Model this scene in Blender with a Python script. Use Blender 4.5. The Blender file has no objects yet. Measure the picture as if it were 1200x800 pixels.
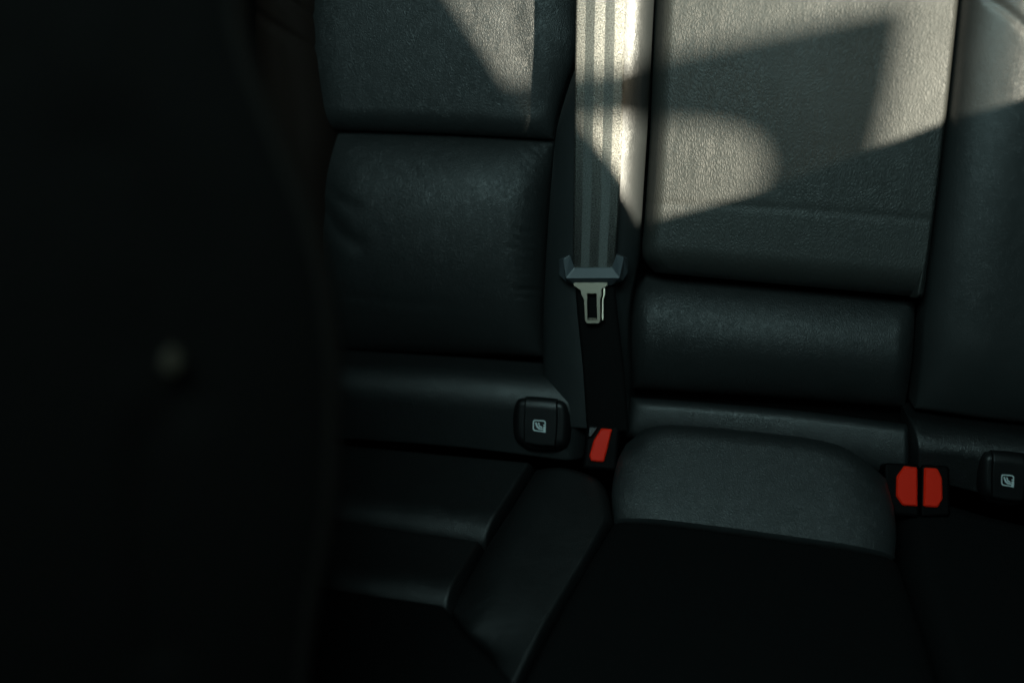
import bpy, bmesh, math
import numpy as np
from mathutils import Vector

S = bpy.context.scene
COL = S.collection
R = math.radians

# ------------------------------------------------------------------ camera
FPX = 1200*35/36.0
YAW, PITCH, ROLL = R(13), R(33), R(2.0)
dv = np.array([-math.sin(YAW)*math.cos(PITCH), math.cos(YAW)*math.cos(PITCH), -math.sin(PITCH)])
rv = np.array([math.cos(YAW), math.sin(YAW), 0.0])
uv_ = np.cross(rv, dv)
c_, s_ = math.cos(ROLL), math.sin(ROLL)
rv, uv_ = rv*c_ - uv_*s_, uv_*c_ + rv*s_          # roll the camera clockwise


def ray(px, py):
    return dv + (px-600)/FPX*rv + (400-py)/FPX*uv_


CAM = -0.92*ray(715, 490)


class Plane:
    """A plane that holds the car's lateral axis; e = elevation of its normal."""
    def __init__(s, o, e, az=0.0):
        s.o = np.array(o, float)
        e = R(e); a = R(az)
        s.n = np.array([math.sin(a)*math.cos(e), -math.cos(a)*math.cos(e), math.sin(e)])
        s.u = np.array([math.cos(a), math.sin(a), 0.0])
        s.v = np.cross(s.n, s.u)

    def shift(s, d):
        p = Plane(s.o + s.n*d, 0); p.n, p.u, p.v = s.n, s.u, s.v
        return p

    def at(s, px, py):
        d = ray(px, py)
        t = np.dot(s.o-CAM, s.n)/np.dot(d, s.n)
        return CAM + t*d

    def uvof(s, p):
        return np.array([np.dot(p-s.o, s.u), np.dot(p-s.o, s.v)])

    def px(s, pts):
        return np.array([s.uvof(s.at(*p)) for p in pts])

    def xyz(s, u, v, h=0.0):
        u = np.asarray(u); v = np.asarray(v); h = np.asarray(h)+np.zeros_like(u)
        return s.o + u[..., None]*s.u + v[..., None]*s.v + h[..., None]*s.n


SB = Plane((0, 0, 0), 20)                 # the rear backrest

# ------------------------------------------------------------------ materials


def mat(name, base, rough=0.5, spec=0.5, metal=0.0):
    m = bpy.data.materials.new(name); m.use_nodes = True
    b = m.node_tree.nodes['Principled BSDF']
    b.inputs['Base Color'].default_value = (*base, 1)
    b.inputs['Roughness'].default_value = rough
    b.inputs['Specular IOR Level'].default_value = spec
    b.inputs['Metallic'].default_value = metal
    return m, m.node_tree.nodes, m.node_tree.links, b


def leather(name, base, rough=0.48, cell=640, grain=1.0, spec=0.5, stretch=(1, 1, 0.62)):
    m, N, L, b = mat(name, base, rough, spec)
    tc = N.new('ShaderNodeTexCoord')
    mp = N.new('ShaderNodeMapping'); mp.inputs['Scale'].default_value = stretch
    L.new(tc.outputs['Object'], mp.inputs['Vector'])
    # warp so that the grain wanders like a hide
    nz = N.new('ShaderNodeTexNoise'); nz.inputs['Scale'].default_value = 90; nz.inputs['Detail'].default_value = 2
    L.new(mp.outputs[0], nz.inputs['Vector'])
    wa = N.new('ShaderNodeVectorMath'); wa.operation = 'MULTIPLY_ADD'
    wa.inputs[1].default_value = (.010, .010, .010)
    L.new(nz.outputs['Color'], wa.inputs[0]); L.new(mp.outputs[0], wa.inputs[2])
    vo = N.new('ShaderNodeTexVoronoi'); vo.feature = 'DISTANCE_TO_EDGE'
    vo.inputs['Scale'].default_value = cell; vo.inputs['Randomness'].default_value = 1
    L.new(wa.outputs[0], vo.inputs['Vector'])
    rp = N.new('ShaderNodeValToRGB')
    rp.color_ramp.elements[0].position = 0.0; rp.color_ramp.elements[1].position = 0.34
    rp.color_ramp.interpolation = 'EASE'
    L.new(vo.outputs['Distance'], rp.inputs['Fac'])
    n2 = N.new('ShaderNodeTexNoise'); n2.inputs['Scale'].default_value = cell*0.45; n2.inputs['Detail'].default_value = 3
    L.new(wa.outputs[0], n2.inputs['Vector'])
    n3 = N.new('ShaderNodeTexNoise'); n3.inputs['Scale'].default_value = 38; n3.inputs['Detail'].default_value = 2
    L.new(mp.outputs[0], n3.inputs['Vector'])
    a1 = N.new('ShaderNodeMath'); a1.operation = 'MULTIPLY_ADD'; a1.inputs[1].default_value = .7
    L.new(n2.outputs['Fac'], a1.inputs[0]); L.new(rp.outputs['Color'], a1.inputs[2])
    bp = N.new('ShaderNodeBump'); bp.inputs['Strength'].default_value = 0.5*grain
    bp.inputs['Distance'].default_value = 0.00030
    n4 = N.new('ShaderNodeTexNoise'); n4.inputs['Scale'].default_value = 11; n4.inputs['Detail'].default_value = 3
    L.new(tc.outputs['Object'], n4.inputs['Vector'])
    m4 = N.new('ShaderNodeMapRange'); m4.inputs['From Min'].default_value = .35; m4.inputs['From Max'].default_value = .65
    m4.inputs['To Min'].default_value = .45*grain; m4.inputs['To Max'].default_value = .70*grain
    L.new(n4.outputs['Fac'], m4.inputs['Value']); L.new(m4.outputs[0], bp.inputs['Strength'])
    L.new(a1.outputs[0], bp.inputs['Height'])
    b2 = N.new('ShaderNodeBump'); b2.inputs['Strength'].default_value = 0.12*min(grain, 1)
    b2.inputs['Distance'].default_value = 0.006
    L.new(n3.outputs['Fac'], b2.inputs['Height'])
    L.new(b2.outputs[0], bp.inputs['Normal'])
    L.new(bp.outputs[0], b.inputs['Normal'])
    # slight wear in gloss
    mr = N.new('ShaderNodeMapRange'); mr.inputs['To Min'].default_value = rough-.07; mr.inputs['To Max'].default_value = rough+.09
    L.new(n3.outputs['Fac'], mr.inputs['Value']); L.new(mr.outputs[0], b.inputs['Roughness'])
    return m


def plastic(name, base, rough=0.45, bump=0.2, spec=0.5):
    m, N, L, b = mat(name, base, rough, spec)
    tc = N.new('ShaderNodeTexCoord')
    nz = N.new('ShaderNodeTexNoise'); nz.inputs['Scale'].default_value = 1400; nz.inputs['Detail'].default_value = 2
    L.new(tc.outputs['Object'], nz.inputs['Vector'])
    bp = N.new('ShaderNodeBump'); bp.inputs['Strength'].default_value = bump; bp.inputs['Distance'].default_value = .0004
    L.new(nz.outputs['Fac'], bp.inputs['Height']); L.new(bp.outputs[0], b.inputs['Normal'])
    mr = N.new('ShaderNodeMapRange'); mr.inputs['To Min'].default_value = rough-.08; mr.inputs['To Max'].default_value = rough+.08
    n2 = N.new('ShaderNodeTexNoise'); n2.inputs['Scale'].default_value = 60
    L.new(tc.outputs['Object'], n2.inputs['Vector'])
    L.new(n2.outputs['Fac'], mr.inputs['Value']); L.new(mr.outputs[0], b.inputs['Roughness'])
    return m


def webbing(name, striped=True):
    m, N, L, b = mat(name, (.02, .02, .02), .6, .4)
    uv = N.new('ShaderNodeUVMap')
    sp = N.new('ShaderNodeSeparateXYZ'); L.new(uv.outputs[0], sp.inputs[0])

    def math_(op, a, c=None):
        n = N.new('ShaderNodeMath'); n.operation = op
        for i, v in enumerate((a, c)):
            if v is None: continue
            if hasattr(v, 'is_linked') or hasattr(v, 'links'): L.new(v, n.inputs[i])
            else: n.inputs[i].default_value = v
        return n.outputs[0]
    # weave: ribs across and along (uv in units: x 0..1 over 46 mm, y in metres)
    wx = math_('SINE', math_('MULTIPLY', sp.outputs['X'], 2*math.pi*36))
    wy = math_('SINE', math_('MULTIPLY', sp.outputs['Y'], 2*math.pi*620))
    wv = math_('MULTIPLY', wx, wy)
    cb = N.new('ShaderNodeCombineXYZ')
    L.new(math_('MULTIPLY', sp.outputs['X'], 42), cb.inputs[0]); L.new(math_('MULTIPLY', sp.outputs['Y'], 900), cb.inputs[1])
    nz = N.new('ShaderNodeTexNoise'); nz.inputs['Scale'].default_value = 1.0; nz.inputs['Detail'].default_value = 2
    L.new(cb.outputs[0], nz.inputs['Vector'])
    hgt = math_('ADD', math_('MULTIPLY', wv, .35), nz.outputs['Fac'])
    bp = N.new('ShaderNodeBump'); bp.inputs['Strength'].default_value = .5; bp.inputs['Distance'].default_value = .00035
    L.new(hgt, bp.inputs['Height']); L.new(bp.outputs[0], b.inputs['Normal'])
    if striped:
        # two satin stripes between three ribbed zones
        tri = math_('ABSOLUTE', math_('SUBTRACT', sp.outputs['X'], .5))
        inB = math_('MULTIPLY', math_('GREATER_THAN', tri, .105), math_('LESS_THAN', tri, .30))
        mx = N.new('ShaderNodeMix'); mx.data_type = 'RGBA'
        L.new(inB, mx.inputs['Factor'])
        mx.inputs[6].default_value = (.145, .142, .132, 1); mx.inputs[7].default_value = (.084, .088, .083, 1)
        rr = N.new('ShaderNodeMapRange'); rr.inputs['From Min'].default_value = .3; rr.inputs['From Max'].default_value = .7
        rr.inputs['To Min'].default_value = .2; rr.inputs['To Max'].default_value = 1.8
        L.new(nz.outputs['Fac'], rr.inputs['Value'])
        sc = N.new('ShaderNodeVectorMath'); sc.operation = 'SCALE'
        L.new(mx.outputs[2], sc.inputs[0]); L.new(rr.outputs[0], sc.inputs['Scale'])
        L.new(sc.outputs[0], b.inputs['Base Color'])
        L.new(math_('SUBTRACT', .95, math_('MULTIPLY', inB, .95)), b.inputs['Metallic'])
        # the yarns of the two weaves run in different directions: satin gloss turned by 90 degrees
        tg_ = N.new('ShaderNodeTangent'); tg_.direction_type = 'UV_MAP'; tg_.uv_map = 'UVMap'
        L.new(tg_.outputs[0], b.inputs['Tangent'])
        b.inputs['Anisotropic'].default_value = .9
        L.new(math_('MULTIPLY', inB, .25), b.inputs['Anisotropic Rotation'])
        b.inputs['Roughness'].default_value = .40
    return m


M = dict(
    rib=leather('smooth black vinyl', (.021, .024, .0245), .38, 900, .35, spec=.8),
    shaded=leather('matt black outer cushion', (.006, .0068, .007), .46, 700, .6, spec=.6),  # same leather as the cushion, darkened in colour to stand in for shade
    housing=plastic('matt black buckle housing', (.0018, .0018, .002), .55, spec=.06),
    leather=leather('grained black leather', (.017, .0190, .0190), .54, 640, 1.1, spec=.75),
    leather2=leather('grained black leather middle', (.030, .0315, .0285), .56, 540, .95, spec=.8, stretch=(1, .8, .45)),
    smooth=leather('smooth black leather', (.020, .0225, .0225), .42, 900, .35, spec=.75),
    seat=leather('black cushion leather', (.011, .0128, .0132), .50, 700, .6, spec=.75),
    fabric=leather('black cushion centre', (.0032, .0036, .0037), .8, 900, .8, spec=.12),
    bolster=leather('dark brown black side leather', (.0125, .0078, .0060), .75, 900, .3, spec=.10),
    black=plastic('black moulded plastic', (.006, .0063, .0066), .40, spec=.35),
    gap=plastic('matt black backing', (.004, .004, .004), .8, spec=.1),
    grey=plastic('slate grey plastic', (.075, .088, .098), .42, .25),
    red=plastic('red plastic button', (.92, .024, .007), .44, .06, spec=.1),
    white=plastic('pale printed symbol', (.62, .70, .70), .6, .05),
    front=plastic('dark front seat cover', (.0026, .0023, .0021), .85, spec=.05),
    trim=plastic('dark front seat edging', (.0070, .0055, .0046), .85, spec=.1),
    beige=plastic('beige plug', (.030, .024, .017), .6, spec=.1),
    body=plastic('dark cabin lining', (.010, .010, .010), .9, spec=.1),
    belt=webbing('striped grey webbing'), strap=plastic('black strap', (.003, .003, .003), .7, .6, spec=.12),
)
mm, N, L, b = mat('brushed steel', (.40, .35, .28), .38, .5, 1.0); M['steel'] = mm
tc = N.new('ShaderNodeTexCoord'); nz = N.new('ShaderNodeTexNoise'); nz.inputs['Scale'].default_value = 300
L.new(tc.outputs['Object'], nz.inputs['Vector'])
bp = N.new('ShaderNodeBump'); bp.inputs['Strength'].default_value = .08; bp.inputs['Distance'].default_value = .0005
L.new(nz.outputs['Fac'], bp.inputs['Height']); L.new(bp.outputs[0], b.inputs['Normal'])

# ------------------------------------------------------------------ objects


def link(name, me, m, parent=None):
    o = bpy.data.objects.new(name, me); COL.objects.link(o)
    if m: me.materials.append(m)
    if parent: o.parent = parent; o.matrix_parent_inverse = parent.matrix_world.inverted()
    return o


def thing(name, label, cat, loc, group=None):
    o = bpy.data.objects.new(name, None); COL.objects.link(o)
    o.empty_display_size = .03
    o.location = Vector(loc); o['label'] = label; o['category'] = cat
    if group: o['group'] = group
    bpy.context.view_layer.update()
    return o


def resample(P, n, w):
    """Catmull-Rom through P, resampled at parameters w (0..1 of arc length)."""
    P = np.asarray(P, float)
    if len(P) == 2:
        dense = P[0] + np.linspace(0, 1, 50)[:, None]*(P[1]-P[0])
    else:
        Q = np.vstack([2*P[0]-P[1], P, 2*P[-1]-P[-2]])
        out = []
        for i in range(1, len(Q)-2):
            t = np.linspace(0, 1, 24, endpoint=False)[:, None]
            p0, p1, p2, p3 = Q[i-1], Q[i], Q[i+1], Q[i+2]
            out.append(.5*(2*p1+(p2-p0)*t+(2*p0-5*p1+4*p2-p3)*t**2+(3*p1-p0-3*p2+p3)*t**3))
        out.append(P[-1:]); dense = np.vstack(out)
    d = np.r_[0, np.cumsum(np.linalg.norm(np.diff(dense, axis=0), axis=1))]; d /= d[-1]
    return np.c_[np.interp(w, d, dense[:, 0]), np.interp(w, d, dense[:, 1])]


def dist(pts, poly):
    """distance of pts (n,2) to a polyline"""
    best = np.full(len(pts), 1e9)
    for a, c in zip(poly[:-1], poly[1:]):
        ab = c-a; l2 = max(np.dot(ab, ab), 1e-12)
        t = np.clip(((pts-a)@ab)/l2, 0, 1)
        best = np.minimum(best, np.linalg.norm(pts-(a+t[:, None]*ab), axis=1))
    return best


def panel(name, plane, off, top, right, bottom, left, H, rad, m, parent, ns=110, nt=110,
          grooves=(), bulges=(), crown=0.0, skirt=.03, pw=.5):
    """Padded panel: the four edges are polylines, the surface swells from them over
    rad = (top, right, bottom, left) metres to the height off."""
    pl = plane.shift(off)
    rt, rr, rb, rl = rad

    def spacing(n):
        x = np.linspace(0, 1, n); return .45*x+.55*(.5-.5*np.cos(math.pi*x))
    s, t = spacing(ns), spacing(nt)
    T, B = resample(pl.px(top), ns, s), resample(pl.px(bottom), ns, s)
    Lf, Rt = resample(pl.px(left), nt, t), resample(pl.px(right), nt, t)
    c00, c10, c01, c11 = (T[0]+Lf[0])/2, (T[-1]+Rt[0])/2, (B[0]+Lf[-1])/2, (B[-1]+Rt[-1])/2
    T[0] = Lf[0] = c00; T[-1] = Rt[0] = c10; B[0] = Lf[-1] = c01; B[-1] = Rt[-1] = c11
    ss, tt = np.meshgrid(s, t)                       # rows t, cols s
    ss, tt = ss[..., None], tt[..., None]
    G = ((1-tt)*T[None]+tt*B[None]+(1-ss)*Lf[:, None]+ss*Rt[:, None]
         - ((1-ss)*(1-tt)*c00+ss*(1-tt)*c10+(1-ss)*tt*c01+ss*tt*c11))
    F = G.reshape(-1, 2)
    h = np.ones(len(F))
    dd = []
    for E, r in ((T, rt), (Rt, rr), (B, rb), (Lf, rl)):
        if r > 0:
            d = dist(F, E[::3] if len(E) > 60 else E); dd.append(d)
            h *= np.maximum(1-(1-np.clip(d/r, 0, 1))**2, 0)**pw
    z = H*(h-1)
    if crown:
        a = ss.reshape(-1); c = tt.reshape(-1)
        F_s = np.tile(s, nt); F_t = np.repeat(t, ns)
        z += crown*(16*F_s*(1-F_s)*F_t*(1-F_t))
    for g, dep, sg in grooves:
        gd = dist(F, resample(pl.px(g), 40, np.linspace(0, 1, 40)))
        z -= dep*np.exp(-(gd/sg)**2)
    for c, rad_, hh in bulges:
        q = pl.px([c])[0]; w = np.linalg.norm(F-q, axis=1)
        z += hh*np.exp(-(w/rad_)**2)
    V = pl.xyz(F[:, 0], F[:, 1], z)
    verts = V.tolist()
    idx = np.arange(ns*nt).reshape(nt, ns)
    faces = []
    for j in range(nt-1):
        for i in range(ns-1):
            faces.append((idx[j, i], idx[j+1, i], idx[j+1, i+1], idx[j, i+1]))
    loop = list(idx[0, :])+list(idx[1:, -1])+list(idx[-1, -2::-1])+list(idx[-2:0:-1, 0])
    k0 = len(verts)
    for q in loop: verts.append((V[q]-pl.n*skirt).tolist())
    n = len(loop)
    for i in range(n):
        j = (i+1) % n
        faces.append((int(loop[i]), int(loop[j]), k0+j, k0+i))
    me = bpy.data.meshes.new(name); me.from_pydata(verts, [], [tuple(map(int, f)) for f in faces])
    me.polygons.foreach_set('use_smooth', [True]*len(me.polygons)); me.update()
    bm = bmesh.new(); bm.from_mesh(me); bmesh.ops.recalc_face_normals(bm, faces=bm.faces)
    # keep the skirt crisp
    bm.to_mesh(me); bm.free()
    return link(name, me, m, parent)


def prism(name, plane, h0, h1, outline, m, parent, bevel=0.0, seg=2, holes=(), px=True, smooth=False, tall=None):
    """Solid plate from a traced outline (with holes), bevelled on its front edge."""
    bm = bmesh.new()
    pl = plane
    top = pl.shift(h1)
    loops = [top.px(outline) if px else np.asarray(outline, float)] + [top.px(q) if px else np.asarray(q, float) for q in holes]
    edges = []
    for lp in loops:
        vs = [bm.verts.new(Vector(top.xyz(p[0], p[1]))) for p in lp]
        for i in range(len(vs)): edges.append(bm.edges.new((vs[i], vs[(i+1) % len(vs)])))
    if len(loops) == 1:
        f = bm.faces.new([e.verts[0] for e in edges]); faces = [f]
    else:
        faces = [g for g in bmesh.ops.triangle_fill(bm, edges=edges, use_beauty=True, normal=Vector(pl.n))['geom'] if isinstance(g, bmesh.types.BMFace)]
    bmesh.ops.recalc_face_normals(bm, faces=faces)
    if faces[0].normal.dot(Vector(pl.n)) < 0: bmesh.ops.reverse_faces(bm, faces=faces)
    rim = [e for e in bm.edges if len(e.link_faces) == 1]
    ret = bmesh.ops.extrude_face_region(bm, geom=faces)
    nf = [g for g in ret['geom'] if isinstance(g, bmesh.types.BMFace)]
    nv = [g for g in ret['geom'] if isinstance(g, bmesh.types.BMVert)]
    bmesh.ops.translate(bm, verts=nv, vec=Vector(pl.n*-(h1-h0)))
    for v in nv: pass
    bmesh.ops.recalc_face_normals(bm, faces=bm.faces)
    if bevel:
        # front rim: verts on the front level
        fr = []
        n = Vector(pl.n); o = Vector(top.o)
        for e in bm.edges:
            if len(e.link_faces) == 2 and e.calc_face_angle(0) > .6 and all(abs((v.co-o).dot(n)) < 1e-6 for v in e.verts): fr.append(e)
        bmesh.ops.bevel(bm, geom=fr, offset=bevel, segments=seg, profile=.5, affect='EDGES', clamp_overlap=True)
    me = bpy.data.meshes.new(name); bm.to_mesh(me); bm.free()
    if smooth: me.polygons.foreach_set('use_smooth', [True]*len(me.polygons))
    return link(name, me, m, parent)


def rounded(pts, r, n=5):
    """round the corners of a polygon (pixel or plane units)"""
    P = [np.array(p, float) for p in pts]; out = []
    for i in range(len(P)):
        a, p, c = P[i-1], P[i], P[(i+1) % len(P)]
        rr = min(r, .45*np.linalg.norm(a-p), .45*np.linalg.norm(c-p))
        q0 = p+(a-p)/np.linalg.norm(a-p)*rr; q1 = p+(c-p)/np.linalg.norm(c-p)*rr
        for k in range(n+1):
            t = k/n; out.append(tuple((1-t)**2*q0+2*t*(1-t)*p+t*t*q1))
    return out


def section(name, label, loc):
    o = bpy.data.objects.new(name, None); COL.objects.link(o); o.empty_display_size = .03
    o.parent = rs; o.location = Vector(loc)-rs.location
    if label: o['label'] = label
    bpy.context.view_layer.update()
    return o


rs = thing('rear_seat', 'black grained leather rear seat with backrests, folded armrest and bench cushion in patches of sun', 'rear seat', (0, 0, -.1))
# ------------------------------------------------------------------ left backrest
def rib_edge(): return [(678, -80), (678, 0), (677, 50), (662, 95), (650, 135), (644, 165), (638, 234), (633, 309), (630, 380), (629, 440)]


lb = section('backrest', 'outboard backrest left of the striped belt, split by one horizontal seam', SB.at(510, 430))
panel('upper_panel', SB, .006, [(350, -80), (520, -84), (678, -80)], [(678, -80), (677, 0), (676, 52), (660, 97), (650, 130), (644, 164)],
      [(364, 152), (510, 157), (644, 164)], [(350, -80), (350, 0), (351, 40), (356, 95), (364, 152)],
      .020, (0, .035, .022, .04), M['leather'], lb, crown=.006,
      grooves=[([(600, 20), (625, 120)], .0015, .012)])
rng = np.random.default_rng(4)
creases = [([(378, 248), (398, 270), (420, 284)], .0026, .009), ([(384, 224), (404, 236), (420, 242)], .0014, .007), ([(392, 345), (450, 352), (520, 356)], .0006, .006)]
for k in range(26):                                       # fine puckers where the hide is pulled into the right hand seam
    y0 = 168+rng.random()*190; x1 = 643-(y0-166)*.055; L0 = 8+rng.random()*20; sl = (.9 if y0 < 250 else .3)*(.6+rng.random()*.8)
    x1 -= 2+rng.random()*10
    creases.append(([(x1, y0), (x1-L0*.5, y0-L0*.5*sl+rng.normal()*1.2), (x1-L0, y0-L0*sl)], .0003+rng.random()*.0004, .0011+rng.random()*.0012))
panel('lower_panel', SB, .009, [(364, 152), (510, 157), (644, 164)], [(644, 164), (638, 234), (633, 309), (630, 380), (629, 428)],
      [(360, 420), (500, 424), (629, 428)], [(364, 152), (356, 230), (353, 320), (360, 420)],
      .036, (.06, .03, .15, .06), M['leather'], lb, ns=130, nt=130, crown=.016,
      grooves=creases)
panel('side_bolster', SB, .016, [(282, -80), (366, -80)], [(366, -80), (367, 0), (368, 40), (374, 95), (380, 152), (378, 320), (384, 440)],
      [(270, 440), (384, 440)], [(282, -80), (286, 60), (288, 200), (270, 440)],
      .030, (0, .03, 0, .03), M['bolster'], lb,
      grooves=[([(290, 10), (330, 36), (372, 62)], .004, .0035), ([(332, -4), (352, 12), (372, 27)], .004, .0035)])
prism('backing', SB, -.075, -.045, [(240, -120), (700, -120), (700, 470), (240, 470)], M['gap'], lb)

# ------------------------------------------------------------------ middle backrest
mb = section('backrest', 'middle backrest with smooth rib under the striped belt and a low padded strip', SB.at(900, 470))
panel('rib', SB, .052, [(678, -80), (720, -82), (769, -80)], [(769, -80), (763, 0), (757, 120), (750, 230), (745, 310), (736, 350), (733, 400), (735, 505)],
      [(632, 500), (735, 505)], rib_edge()[:-1]+[(630, 455), (632, 500)],
      .030, (0, .05, 0, .055), M['rib'], mb, ns=90, nt=140, skirt=.05)
panel('lower_panel', SB, .030, [(752, 333), (900, 345), (1083, 363)], [(1083, 363), (1078, 430), (1070, 492)],
      [(737, 468), (900, 478), (1070, 492)], [(752, 333), (740, 350), (735, 380), (734, 420), (737, 468)],
      .040, (.06, .02, .11, .02), M['leather'], mb, ns=120, nt=90, crown=.006)
prism('backing', SB, -.06, -.032, [(703, -120), (1140, -120), (1105, 540), (703, 540)], M['gap'], mb)

ar = section('armrest', 'folded up armrest panel with sun patches right of the striped belt', SB.at(900, 335))
panel('padded_face', SB, .034, [(771, -80), (950, -82), (1126, -80)], [(1126, -80), (1118, 0), (1103, 150), (1092, 250), (1080, 340), (1073, 354)],
      [(764, 325), (850, 333), (1000, 347), (1073, 354)], [(771, -80), (765, 0), (759, 150), (752, 260), (749, 296), (753, 312), (764, 325)],
      0.030, (0, 0, .030, .018), M['leather2'], ar, ns=140, nt=140, crown=.004,
      grooves=[([(756, 238), (900, 243), (1000, 250), (1092, 258)], .0006, .0030)])
panel('side_welt', SB, .0362, [(1124, -80), (1139, -80)], [(1139, -80), (1130, 0), (1114, 150), (1102, 250), (1088, 356)],
      [(1071, 354), (1088, 357)], [(1124, -80), (1116, 0), (1101, 150), (1090, 250), (1071, 354)],
      0.030, (0, .010, .008, .0025), M['leather2'], ar, ns=24, nt=120)

# ------------------------------------------------------------------ right backrest
rb = section('backrest', 'backrest with wide rounded bolster at the right edge', SB.at(1250, 480))
panel('side_bolster', SB, .045, [(1143, -90), (1250, -90), (1420, -90)], [(1420, -90), (1400, 520)],
      [(1078, 488), (1200, 504), (1400, 520)], [(1143, -90), (1133, 0), (1117, 150), (1105, 250), (1091, 360), (1078, 488)],
      0.024, (0, .05, .07, .050), M['smooth'], rb,
      grooves=[([(1150, -16), (1165, 0), (1184, 15), (1215, 44)], .002, .0022)])
prism('backing', SB, -.06, -.032, [(1144, -120), (1440, -120), (1440, 560), (1108, 560)], M['gap'], rb)

# ------------------------------------------------------------------ bench
ROLL_P = Plane(SB.at(540, 480)+SB.n*.036, 16)
C0 = ROLL_P.at(500, 524)
CUSH = Plane(C0, 84)
CUSH2 = Plane(C0-np.array([0, 0, .006]), 96)
MID0 = ROLL_P.at(850, 498)+ROLL_P.n*.004
MIDB = Plane(MID0, 64)
MIDF = Plane(MIDB.at(890, 624)-np.array([0, 0, .004]), 97)
RIDGE = Plane(C0+np.array([0, 0, .018]), 84)

bn = section('seat_cushion', 'bench cushion with seams, raised ridge and padded middle', C0)
panel('rear_roll', ROLL_P, .012, [(300, 426), (400, 432), (540, 441), (670, 452)], [(670, 452), (684, 462), (686, 480), (684, 545)],
      [(300, 508), (400, 516), (540, 527), (684, 545)], [(300, 426), (300, 508)],
      .024, (.030, .02, .003, 0), M['seat'], bn, ns=140, nt=60,
      bulges=())
MROLL = Plane(SB.at(900, 487)+SB.n*.026, 37)
panel('rear_roll', MROLL, .006, [(738, 465), (800, 469), (930, 480), (1068, 497)], [(1068, 500), (1068, 560)],
      [(728, 512), (800, 518), (930, 535), (1068, 560)], [(738, 468), (728, 512)],
      .012, (.010, .006, .030, .02), M['seat'], bn, ns=140, nt=60)
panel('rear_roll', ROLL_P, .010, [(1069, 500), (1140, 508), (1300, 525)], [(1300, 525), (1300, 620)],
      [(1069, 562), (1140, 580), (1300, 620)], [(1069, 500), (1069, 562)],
      .030, (.022, .0, .004, .006), M['shaded'], bn, ns=90, nt=60)
panel('middle_pad', MIDB, .012, [(733, 512), (760, 494), (800, 491), (900, 500), (960, 508), (1000, 521), (1042, 552)],
      [(1042, 552), (1052, 590), (1055, 620), (1053, 646)],
      [(719, 603), (800, 611), (930, 628), (1053, 646)], [(733, 512), (722, 535), (716, 570), (719, 603)],
      0.014, (.020, .05, .0, .045), M['seat'], bn, ns=130, nt=90)
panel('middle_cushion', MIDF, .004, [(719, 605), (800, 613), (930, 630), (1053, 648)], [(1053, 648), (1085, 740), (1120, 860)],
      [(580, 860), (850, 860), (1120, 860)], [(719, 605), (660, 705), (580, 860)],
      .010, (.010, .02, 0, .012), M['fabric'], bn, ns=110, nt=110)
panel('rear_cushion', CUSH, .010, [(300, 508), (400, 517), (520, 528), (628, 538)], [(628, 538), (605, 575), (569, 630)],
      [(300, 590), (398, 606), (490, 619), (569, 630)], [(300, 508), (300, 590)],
      .020, (.006, .006, .030, 0), M['shaded'], bn, ns=100, nt=70)
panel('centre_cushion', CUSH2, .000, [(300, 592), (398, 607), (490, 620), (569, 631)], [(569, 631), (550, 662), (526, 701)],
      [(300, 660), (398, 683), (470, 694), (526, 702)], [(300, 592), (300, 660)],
      .020, (.006, .006, .028, 0), M['shaded'], bn, ns=100, nt=60)
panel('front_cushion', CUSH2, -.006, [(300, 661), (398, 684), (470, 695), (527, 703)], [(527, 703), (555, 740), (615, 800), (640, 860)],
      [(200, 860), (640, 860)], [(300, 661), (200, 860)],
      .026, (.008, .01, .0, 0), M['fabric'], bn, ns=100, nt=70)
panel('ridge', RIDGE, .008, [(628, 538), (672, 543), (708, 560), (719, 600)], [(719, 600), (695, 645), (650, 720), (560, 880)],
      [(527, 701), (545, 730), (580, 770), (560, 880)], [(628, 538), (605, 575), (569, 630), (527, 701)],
      .014, (.012, .006, .05, .032), M['shaded'], bn, ns=110, nt=110)
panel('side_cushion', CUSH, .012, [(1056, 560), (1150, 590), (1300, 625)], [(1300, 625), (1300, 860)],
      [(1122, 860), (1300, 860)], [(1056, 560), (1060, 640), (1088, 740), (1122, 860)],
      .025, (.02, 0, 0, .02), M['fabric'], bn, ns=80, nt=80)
bd = Plane(C0-np.array([0, 0, .07]), 92)
prism('base_board', bd, -.02, 0, [(150, 470), (1350, 560), (1350, 900), (150, 900)], M['gap'], bn)

# ------------------------------------------------------------------ seat belt
BP = SB.shift(.0555)
sb_top = [((676, -90), (736, -90)), ((675.5, 0), (733, 0)), ((673.5, 120), (730, 120)), ((672, 240), (725.5, 240)), ((671, 322), (720.5, 322))]


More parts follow.
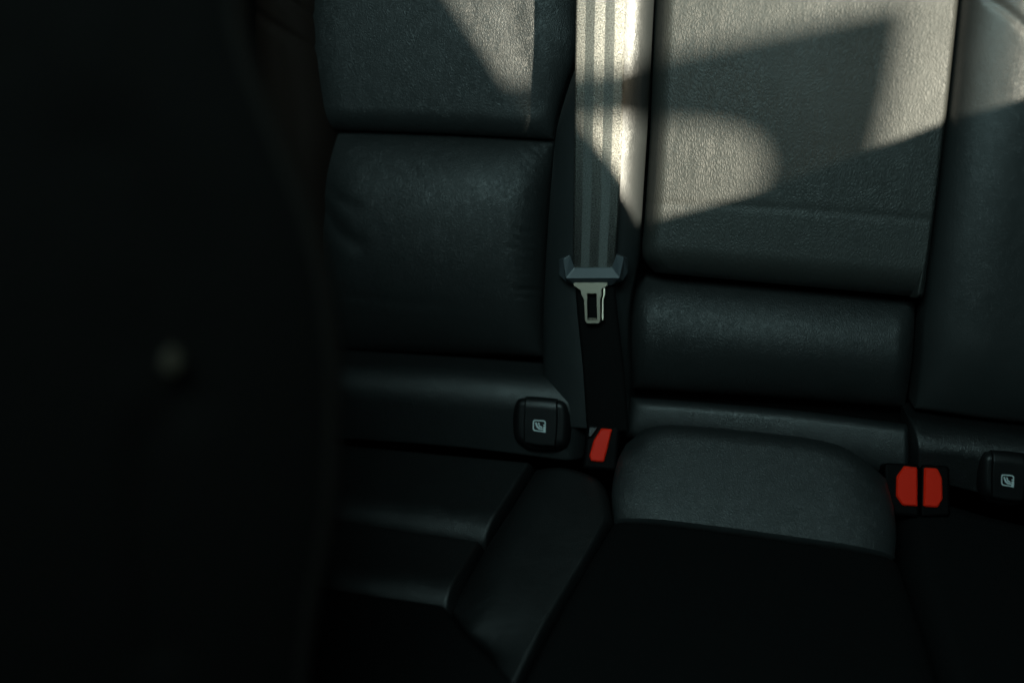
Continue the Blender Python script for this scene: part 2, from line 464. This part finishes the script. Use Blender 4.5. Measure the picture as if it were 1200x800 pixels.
def strip(name, plane, rows, m, parent, nseg=80, nx=14, bow=.002, thick=.0012, lift=()):
    Ls = resample(plane.px([r[0] for r in rows]), nseg, np.linspace(0, 1, nseg))
    Rs = resample(plane.px([r[1] for r in rows]), nseg, np.linspace(0, 1, nseg))
    xs = np.linspace(0, 1, nx)
    V, F, UV = [], [], []
    ln = np.r_[0, np.cumsum(np.linalg.norm(np.diff((Ls+Rs)/2, axis=0), axis=1))]
    for side in (0, 1):
        for j in range(nseg):
            for x in xs:
                p = Ls[j]*(1-x)+Rs[j]*x
                h = bow*(1-(2*x-1)**2) - side*thick + .0008*math.sin(ln[j]*22+x*1.5)
                V.append(plane.xyz(p[0], p[1], h).tolist()); UV.append((x, ln[j]))
    id_ = lambda s, j, i: s*nseg*nx+j*nx+i
    for j in range(nseg-1):
        for i in range(nx-1):
            F.append((id_(0, j, i), id_(0, j+1, i), id_(0, j+1, i+1), id_(0, j, i+1)))
            F.append((id_(1, j, i), id_(1, j, i+1), id_(1, j+1, i+1), id_(1, j+1, i)))
        for i in (0, nx-1):
            F.append((id_(0, j, i), id_(1, j, i), id_(1, j+1, i), id_(0, j+1, i)))
    for j in (0, nseg-1):
        for i in range(nx-1): F.append((id_(0, j, i), id_(0, j, i+1), id_(1, j, i+1), id_(1, j, i)))
    me = bpy.data.meshes.new(name); me.from_pydata(V, [], F)
    ul = me.uv_layers.new(name='UVMap')
    for lp in me.loops: ul.data[lp.index].uv = UV[lp.vertex_index]
    me.polygons.foreach_set('use_smooth', [True]*len(me.polygons))
    bm = bmesh.new(); bm.from_mesh(me); bmesh.ops.recalc_face_normals(bm, faces=bm.faces); bm.to_mesh(me); bm.free()
    return link(name, me, m, parent)


bt = thing('seat_belt', 'hanging grey striped seat belt with slate latch tongue in front of the middle rib', 'seat belt', BP.at(700, 330))
strip('webbing', BP, sb_top, M['belt'], bt, nseg=120, nx=24)
strip('lower_strap', SB.shift(.0535), [((673, 318), (719, 318)), ((677, 370), (724, 370)), ((683, 430), (731, 430)), ((688, 505), (737, 505))], M['strap'], bt)
TP = BP.shift(.004)


def facet(name, plane, verts, faces, m, parent, bevel):
    bm = bmesh.new(); vs = []
    for (x, y, h) in verts:
        p = plane.shift(h).at(x, y); vs.append(bm.verts.new(Vector(p)))
    for f in faces: bm.faces.new([vs[i] for i in f])
    bmesh.ops.recalc_face_normals(bm, faces=bm.faces)
    bmesh.ops.bevel(bm, geom=[e for e in bm.edges if e.calc_face_angle(0) > .25], offset=bevel, segments=2, profile=.6, affect='EDGES', clamp_overlap=True)
    me = bpy.data.meshes.new(name); bm.to_mesh(me); bm.free()
    return link(name, me, m, parent)


tv = [(655, 304, -.005), (655, 322, -.005), (664, 331, -.005), (676, 335, -.001), (718, 334.5, -.001), (730, 329, -.005), (736, 319, -.005), (735.5, 302, -.005),
      (668.5, 297.5, -.005), (722.5, 297, -.005), (672, 314, -.005), (717.5, 313.5, -.005),            # 8 9 ear backs, 10 11 slot backs
      (663, 326, .0075), (726, 325.5, .0075), (660, 303, .007), (731, 301.5, .007),                       # 12 13 ridge, 14 15 ear fronts
      (668, 299, .005), (722.5, 298.5, .005), (673, 313.5, .003), (717, 313, .003)]                    # 16 17 ear tops, 18 19 slot fronts
tf = [(18, 19, 13, 12), (12, 13, 4, 3), (12, 3, 2), (13, 5, 4), (14, 12, 2, 1), (14, 1, 0), (15, 6, 5, 13), (15, 7, 6),
      (16, 18, 12, 14), (17, 15, 13, 19), (14, 0, 8, 16), (15, 17, 9, 7), (16, 8, 10, 18), (17, 19, 11, 9), (18, 10, 11, 19),
      (0, 1, 2, 3, 10, 8), (3, 4, 11, 10), (4, 5, 6, 7, 9, 11)]
tg = facet('tongue', TP, tv, tf, M['grey'], bt, .0007)
LP = Plane(TP.at(695, 333)+TP.n*.002, 27)
prism('latch_plate', LP, -.001, .0012, rounded([(672, 331), (712, 331), (712, 335), (705, 338), (705, 347), (703.5, 350), (703.5, 376), (701.5, 379), (688, 379), (685.5, 376), (684, 350), (681, 345), (680.5, 340), (672, 334.5)], 1.2, 2),
      M['steel'], tg, bevel=.0005, seg=1, holes=[[(688, 344), (699, 344), (699.5, 374.5), (688.6, 374.5)]])
prism('latch_flange', Plane(LP.o, 33), -.006, -.001, rounded([(706.5, 333), (709.5, 333), (709.5, 346), (707.6, 350), (707.6, 375), (704.8, 376), (705.2, 350), (706.5, 346)], .8, 2), M['steel'], tg, bevel=.0005, seg=1)
prism('stop_button', LP, -.001, .0022, [(689, 372.4), (699, 372.6), (699, 374.2), (689, 374.0)], M['steel'], tg, bevel=.0003, seg=1)

# ------------------------------------------------------------------ buckles


def buckle(label, plane, house, button, parent_group, extra=None):
    b_ = thing('belt_buckle', label, 'buckle', plane.at(*house[0])-plane.n*.02, parent_group)
    hs = prism('housing', plane, -.05, 0, rounded(house, 5, 4), M['housing'], b_, bevel=.004, seg=3)
    prism('release_button', plane, -.004, .0034, rounded(button, 1.6, 2), M['red'], b_, bevel=.0026, seg=1)
    if extra: prism('guide_lip', plane, -.002, .004, extra, M['black'], b_, bevel=.001, seg=1)
    return b_


BK1 = Plane(ROLL_P.at(702, 525)+ROLL_P.n*.030, 40)
buckle('single red button belt buckle below the striped belt', BK1,
       [(688, 495), (727, 497), (722, 552), (682, 549)],
       [(704.5, 501.5), (717.5, 502.5), (712, 524), (707.5, 541), (692.5, 540), (690.5, 534), (695.5, 516)], 'red button belt buckles',
       [(690, 499), (702, 500), (693, 512), (688.5, 512)])
BK2 = Plane(ROLL_P.at(1078, 570)+ROLL_P.n*.026, 42)
buckle('left one of the paired red button belt buckles', BK2,
       [(1036, 542), (1078.6, 544), (1078, 606), (1038, 602)],
       [(1060, 545.5), (1075.5, 547.5), (1075.5, 593), (1058, 592), (1050.5, 581), (1051, 558)], 'red button belt buckles')
buckle('right one of the paired red button belt buckles', BK2,
       [(1079.4, 544), (1113, 546), (1114, 604), (1078.8, 606)],
       [(1083.5, 547.5), (1099, 548.5), (1104.5, 560), (1105, 585), (1099, 594.5), (1082.5, 593)], 'red button belt buckles')

# ------------------------------------------------------------------ anchor covers
ISO = Plane(ROLL_P.at(632, 497)+ROLL_P.n*.012, 30)


def cover(label, dx, dy, group):
    q = lambda L_: [(x+dx, y+dy+(x-632)*.02*(1 if dx else 0)) for x, y in L_]
    pl = Plane(ROLL_P.at(632+dx, 497+dy)+ROLL_P.n*.014, 30)
    t = thing('anchor_cover', label, 'cover', pl.at(632+dx, 530+dy), group)
    panel('bezel', pl, .006, q([(603, 464), (632, 464), (665, 468)]), q([(665, 468), (668.5, 490), (666, 520), (655, 531)]),
          q([(612, 528), (632, 531), (655, 531)]), q([(603, 464), (599, 480), (600, 512), (612, 528)]),
          .012, (.008, .008, .012, .008), M['black'], t, ns=60, nt=60, skirt=.03)
    fl = panel('flap', pl, .0085, q([(614.5, 465), (634, 466), (653, 468)]), q([(653, 468), (653.5, 495), (651, 525)]),
               q([(613, 521), (632, 524), (651, 525)]), q([(614.5, 465), (613, 490), (613, 521)]),
               .006, (.010, .0016, .003, .0016), M['black'], t, ns=60, nt=60, skirt=.006)
    # printed symbol: rounded frame, reclined child seat, small i
    ip = pl.shift(.0086)
    P_ = lambda L_: q(L_)
    fr = rounded([(624.5, 491.5), (639.5, 492.5), (639.2, 506.5), (624.3, 504.5)], 3, 4)
    inn = rounded([(625.7, 492.9), (638.3, 493.7), (638.0, 505.2), (625.5, 503.4)], 2.2, 4)
    ic = prism('symbol', ip, -.0006, .0004, P_(fr), M['white'], fl, holes=[P_(inn)])
    prism('symbol', ip, -.0006, .0005, P_([(626.8, 495), (628.6, 494.6), (630.6, 499.6), (632.6, 501.4), (636, 502), (636, 503.6), (631.6, 503), (628.8, 500.6)]), M['white'], fl)
    prism('symbol', ip, -.0006, .0005, P_([(630.2, 495.2), (631.8, 495.2), (632.6, 498.6), (635.4, 500), (635.2, 501.2), (631.8, 500.2)]), M['white'], fl)
    prism('symbol', ip, -.0006, .0006, P_([(636.6, 499.6), (639.4, 499.8), (639.2, 506.8), (636.4, 506.4)]), M['white'], fl)
    prism('symbol', ip, -.0006, .0006, P_([(636.7, 497.2), (639.3, 497.4), (639.3, 498.9), (636.7, 498.7)]), M['white'], fl)
    return t


cover('black child seat anchor cover with small pale symbol, left of the single red buckle', 0, 0, 'child seat anchor covers')
cover('black child seat anchor cover cut by the right edge, right of the paired red buckles', 549, 64, 'child seat anchor covers')

# ------------------------------------------------------------------ front seat, near and out of focus
FS = Plane(CAM+ray(300, 430)*.43, 22, 27)
fs = thing('front_seat', 'blurred black front seat filling the left of the photo, nearest the viewer', 'seat', FS.at(150, 900))
edge = [(284, -160), (286, 0), (302, 75), (332, 155), (362, 230), (384, 300), (397, 370), (403, 440), (401, 560), (392, 640), (376, 720), (360, 860), (352, 1000)]
panel('back_panel', FS, .0, [(-420, -160), (0, -160), (267, -160)], [(x-17, y) for x, y in edge],
      [(-420, 1000), (0, 1000), (335, 1000)], [(-420, -160), (-420, 1000)],
      .006, (0, .05, 0, 0), M['front'], fs, ns=90, nt=110, skirt=.10,
      grooves=[([(215, 470), (180, 520), (175, 600), (185, 760)], .006, .012), ([(120, 180), (180, 300), (190, 400)], .006, .02)])
panel('edge_trim', FS, -.001, [(263, -160), (284, -160)], edge, [(331, 1000), (352, 1000)], [(x-21, y) for x, y in edge],
      .010, (0, .010, 0, 0), M['trim'], fs, ns=20, nt=140, skirt=.09)
bt_ = [(200+13*math.cos(a), 425+15*math.sin(a)) for a in np.linspace(0, 2*math.pi, 20, endpoint=False)]
prism('plug', FS, -.004, .006, bt_, M['beige'], fs, bevel=.002)

# left door pillar trim beyond the backrest
PT = Plane(SB.at(265, 50)+SB.n*.06, 10, 25)
pt = thing('pillar_trim', 'dark blurred pillar trim at the upper left behind the front seat', 'trim', PT.at(250, 300))
panel('trim_face', PT, 0, [(215, -120), (284, -120)], [(284, -120), (283, 60), (276, 330)], [(200, 330), (276, 330)], [(215, -120), (200, 330)],
      .02, (0, .02, 0, .03), M['trim'], pt, ns=30, nt=40, grooves=[([(268, -120), (266, 330)], .003, .004)])

# ------------------------------------------------------------------ sun and the window it comes through
AZ, EL = R(45), R(20)
SUN = np.array([math.sin(AZ)*math.cos(EL), -math.cos(AZ)*math.cos(EL), math.sin(EL)])
LITP = SB.shift(.030)
XW = 0.84                                                  # the right hand side of the cabin


def to_wall(px, py):
    p = LITP.at(px, py); t = (XW-p[0])/SUN[0]; q = p+t*SUN
    return (q[1], q[2])


class WallP:
    pass


wp = Plane((XW, 0, 0), 0); wp.n = np.array([1., 0, 0]); wp.u = np.array([0, 1., 0]); wp.v = np.array([0, 0, 1.])
win = [to_wall(*p) for p in [(716, 274), (760, 258), (870, 227), (1020, 172), (1200, 106), (1500, 0), (1500, -700), (60, -700), (505, 0), (570, 96)]]
ctr = np.mean(win, axis=0)
wall = [(-1.9, -.35), (.7, -.35), (.7, 1.6), (-1.9, 1.6)]
cb_ = bpy.data.objects.new('cabin_side', None)
o = prism('cabin_side', wp, -.0, .03, wall, M['body'], None, holes=[win], px=False)
o['kind'] = 'structure'; bpy.data.objects.remove(cb_)
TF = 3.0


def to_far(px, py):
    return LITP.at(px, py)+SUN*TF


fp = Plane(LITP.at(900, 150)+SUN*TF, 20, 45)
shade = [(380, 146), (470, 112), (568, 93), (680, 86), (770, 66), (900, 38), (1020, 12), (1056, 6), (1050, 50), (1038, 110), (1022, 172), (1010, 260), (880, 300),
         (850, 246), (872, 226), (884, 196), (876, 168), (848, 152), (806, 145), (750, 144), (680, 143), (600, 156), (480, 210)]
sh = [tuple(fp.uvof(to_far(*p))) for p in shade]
tm = bpy.data.materials.new('dark translucent blocker'); tm.use_nodes = True
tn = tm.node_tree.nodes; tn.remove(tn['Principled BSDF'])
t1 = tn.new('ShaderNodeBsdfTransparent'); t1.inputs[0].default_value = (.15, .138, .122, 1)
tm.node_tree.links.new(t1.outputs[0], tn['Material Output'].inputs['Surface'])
o = prism('added_sun_blocker', fp, -.01, .01, sh, tm, None, px=False)  # added out of view, its outline cut to cast the shadow between sun patches
o['label'] = 'added unseen sheet outside the side window, cut to shape the sun patches'; o['category'] = 'shade'

# sun
ld = bpy.data.lights.new('sun', 'SUN'); ld.energy = 3.9; ld.angle = R(.53); ld.color = (1, .94, .75)
lo = bpy.data.objects.new('sun', ld); COL.objects.link(lo)
lo.rotation_euler = Vector(SUN).to_track_quat('Z', 'Y').to_euler()
# sky light from overhead, as through a sunroof


def area(name, loc, aim, sx, sy, e, col):
    a = bpy.data.lights.new(name, 'AREA'); a.shape = 'RECTANGLE'; a.size = sx; a.size_y = sy; a.energy = e; a.color = col
    q = bpy.data.objects.new(name, a); COL.objects.link(q); q.location = loc
    q.rotation_euler = (Vector(loc)-Vector(aim)).to_track_quat('Z', 'Y').to_euler()
    return q


area('sunroof_light', (-.02, -.72, 1.0), (-.05, 0, .15), .42, .38, 1.5, (.60, .94, .94))

# right front seat: the place has one, it shades the lower bench
RF = Plane((.62, -.50, .1), 14)
rf = thing('front_seat', 'black front passenger seat out of view at the right', 'seat', (.62, -.5, -.3))
prism('backrest', RF, -.06, .06, rounded([(-.24, -.45), (.22, -.45), (.22, .22), (.14, .30), (-.14, .30), (-.24, .22)], .06, 5), M['front'], rf, bevel=.04, seg=4, px=False)

w = bpy.data.worlds.new('World'); S.world = w; w.use_nodes = True
bg = w.node_tree.nodes['Background']; bg.inputs[0].default_value = (.5, .75, .9, 1); bg.inputs[1].default_value = .0008

# ------------------------------------------------------------------ camera object
cd = bpy.data.cameras.new('camera'); co = bpy.data.objects.new('camera', cd); COL.objects.link(co)
cd.lens = 35; cd.sensor_width = 36; cd.clip_start = .02; cd.clip_end = 100
from mathutils import Matrix
co.matrix_world = Matrix([[rv[0], uv_[0], -dv[0], CAM[0]], [rv[1], uv_[1], -dv[1], CAM[1]], [rv[2], uv_[2], -dv[2], CAM[2]], [0, 0, 0, 1]])
cd.dof.use_dof = True; cd.dof.aperture_fstop = 1.7
cd.dof.focus_distance = float(np.dot(BP.at(700, 320)-CAM, dv))
S.camera = co
S.render.engine = 'CYCLES'
S.view_settings.view_transform = 'Standard'; S.view_settings.look = 'None'
S.view_settings.exposure = 1.6; S.view_settings.gamma = 1
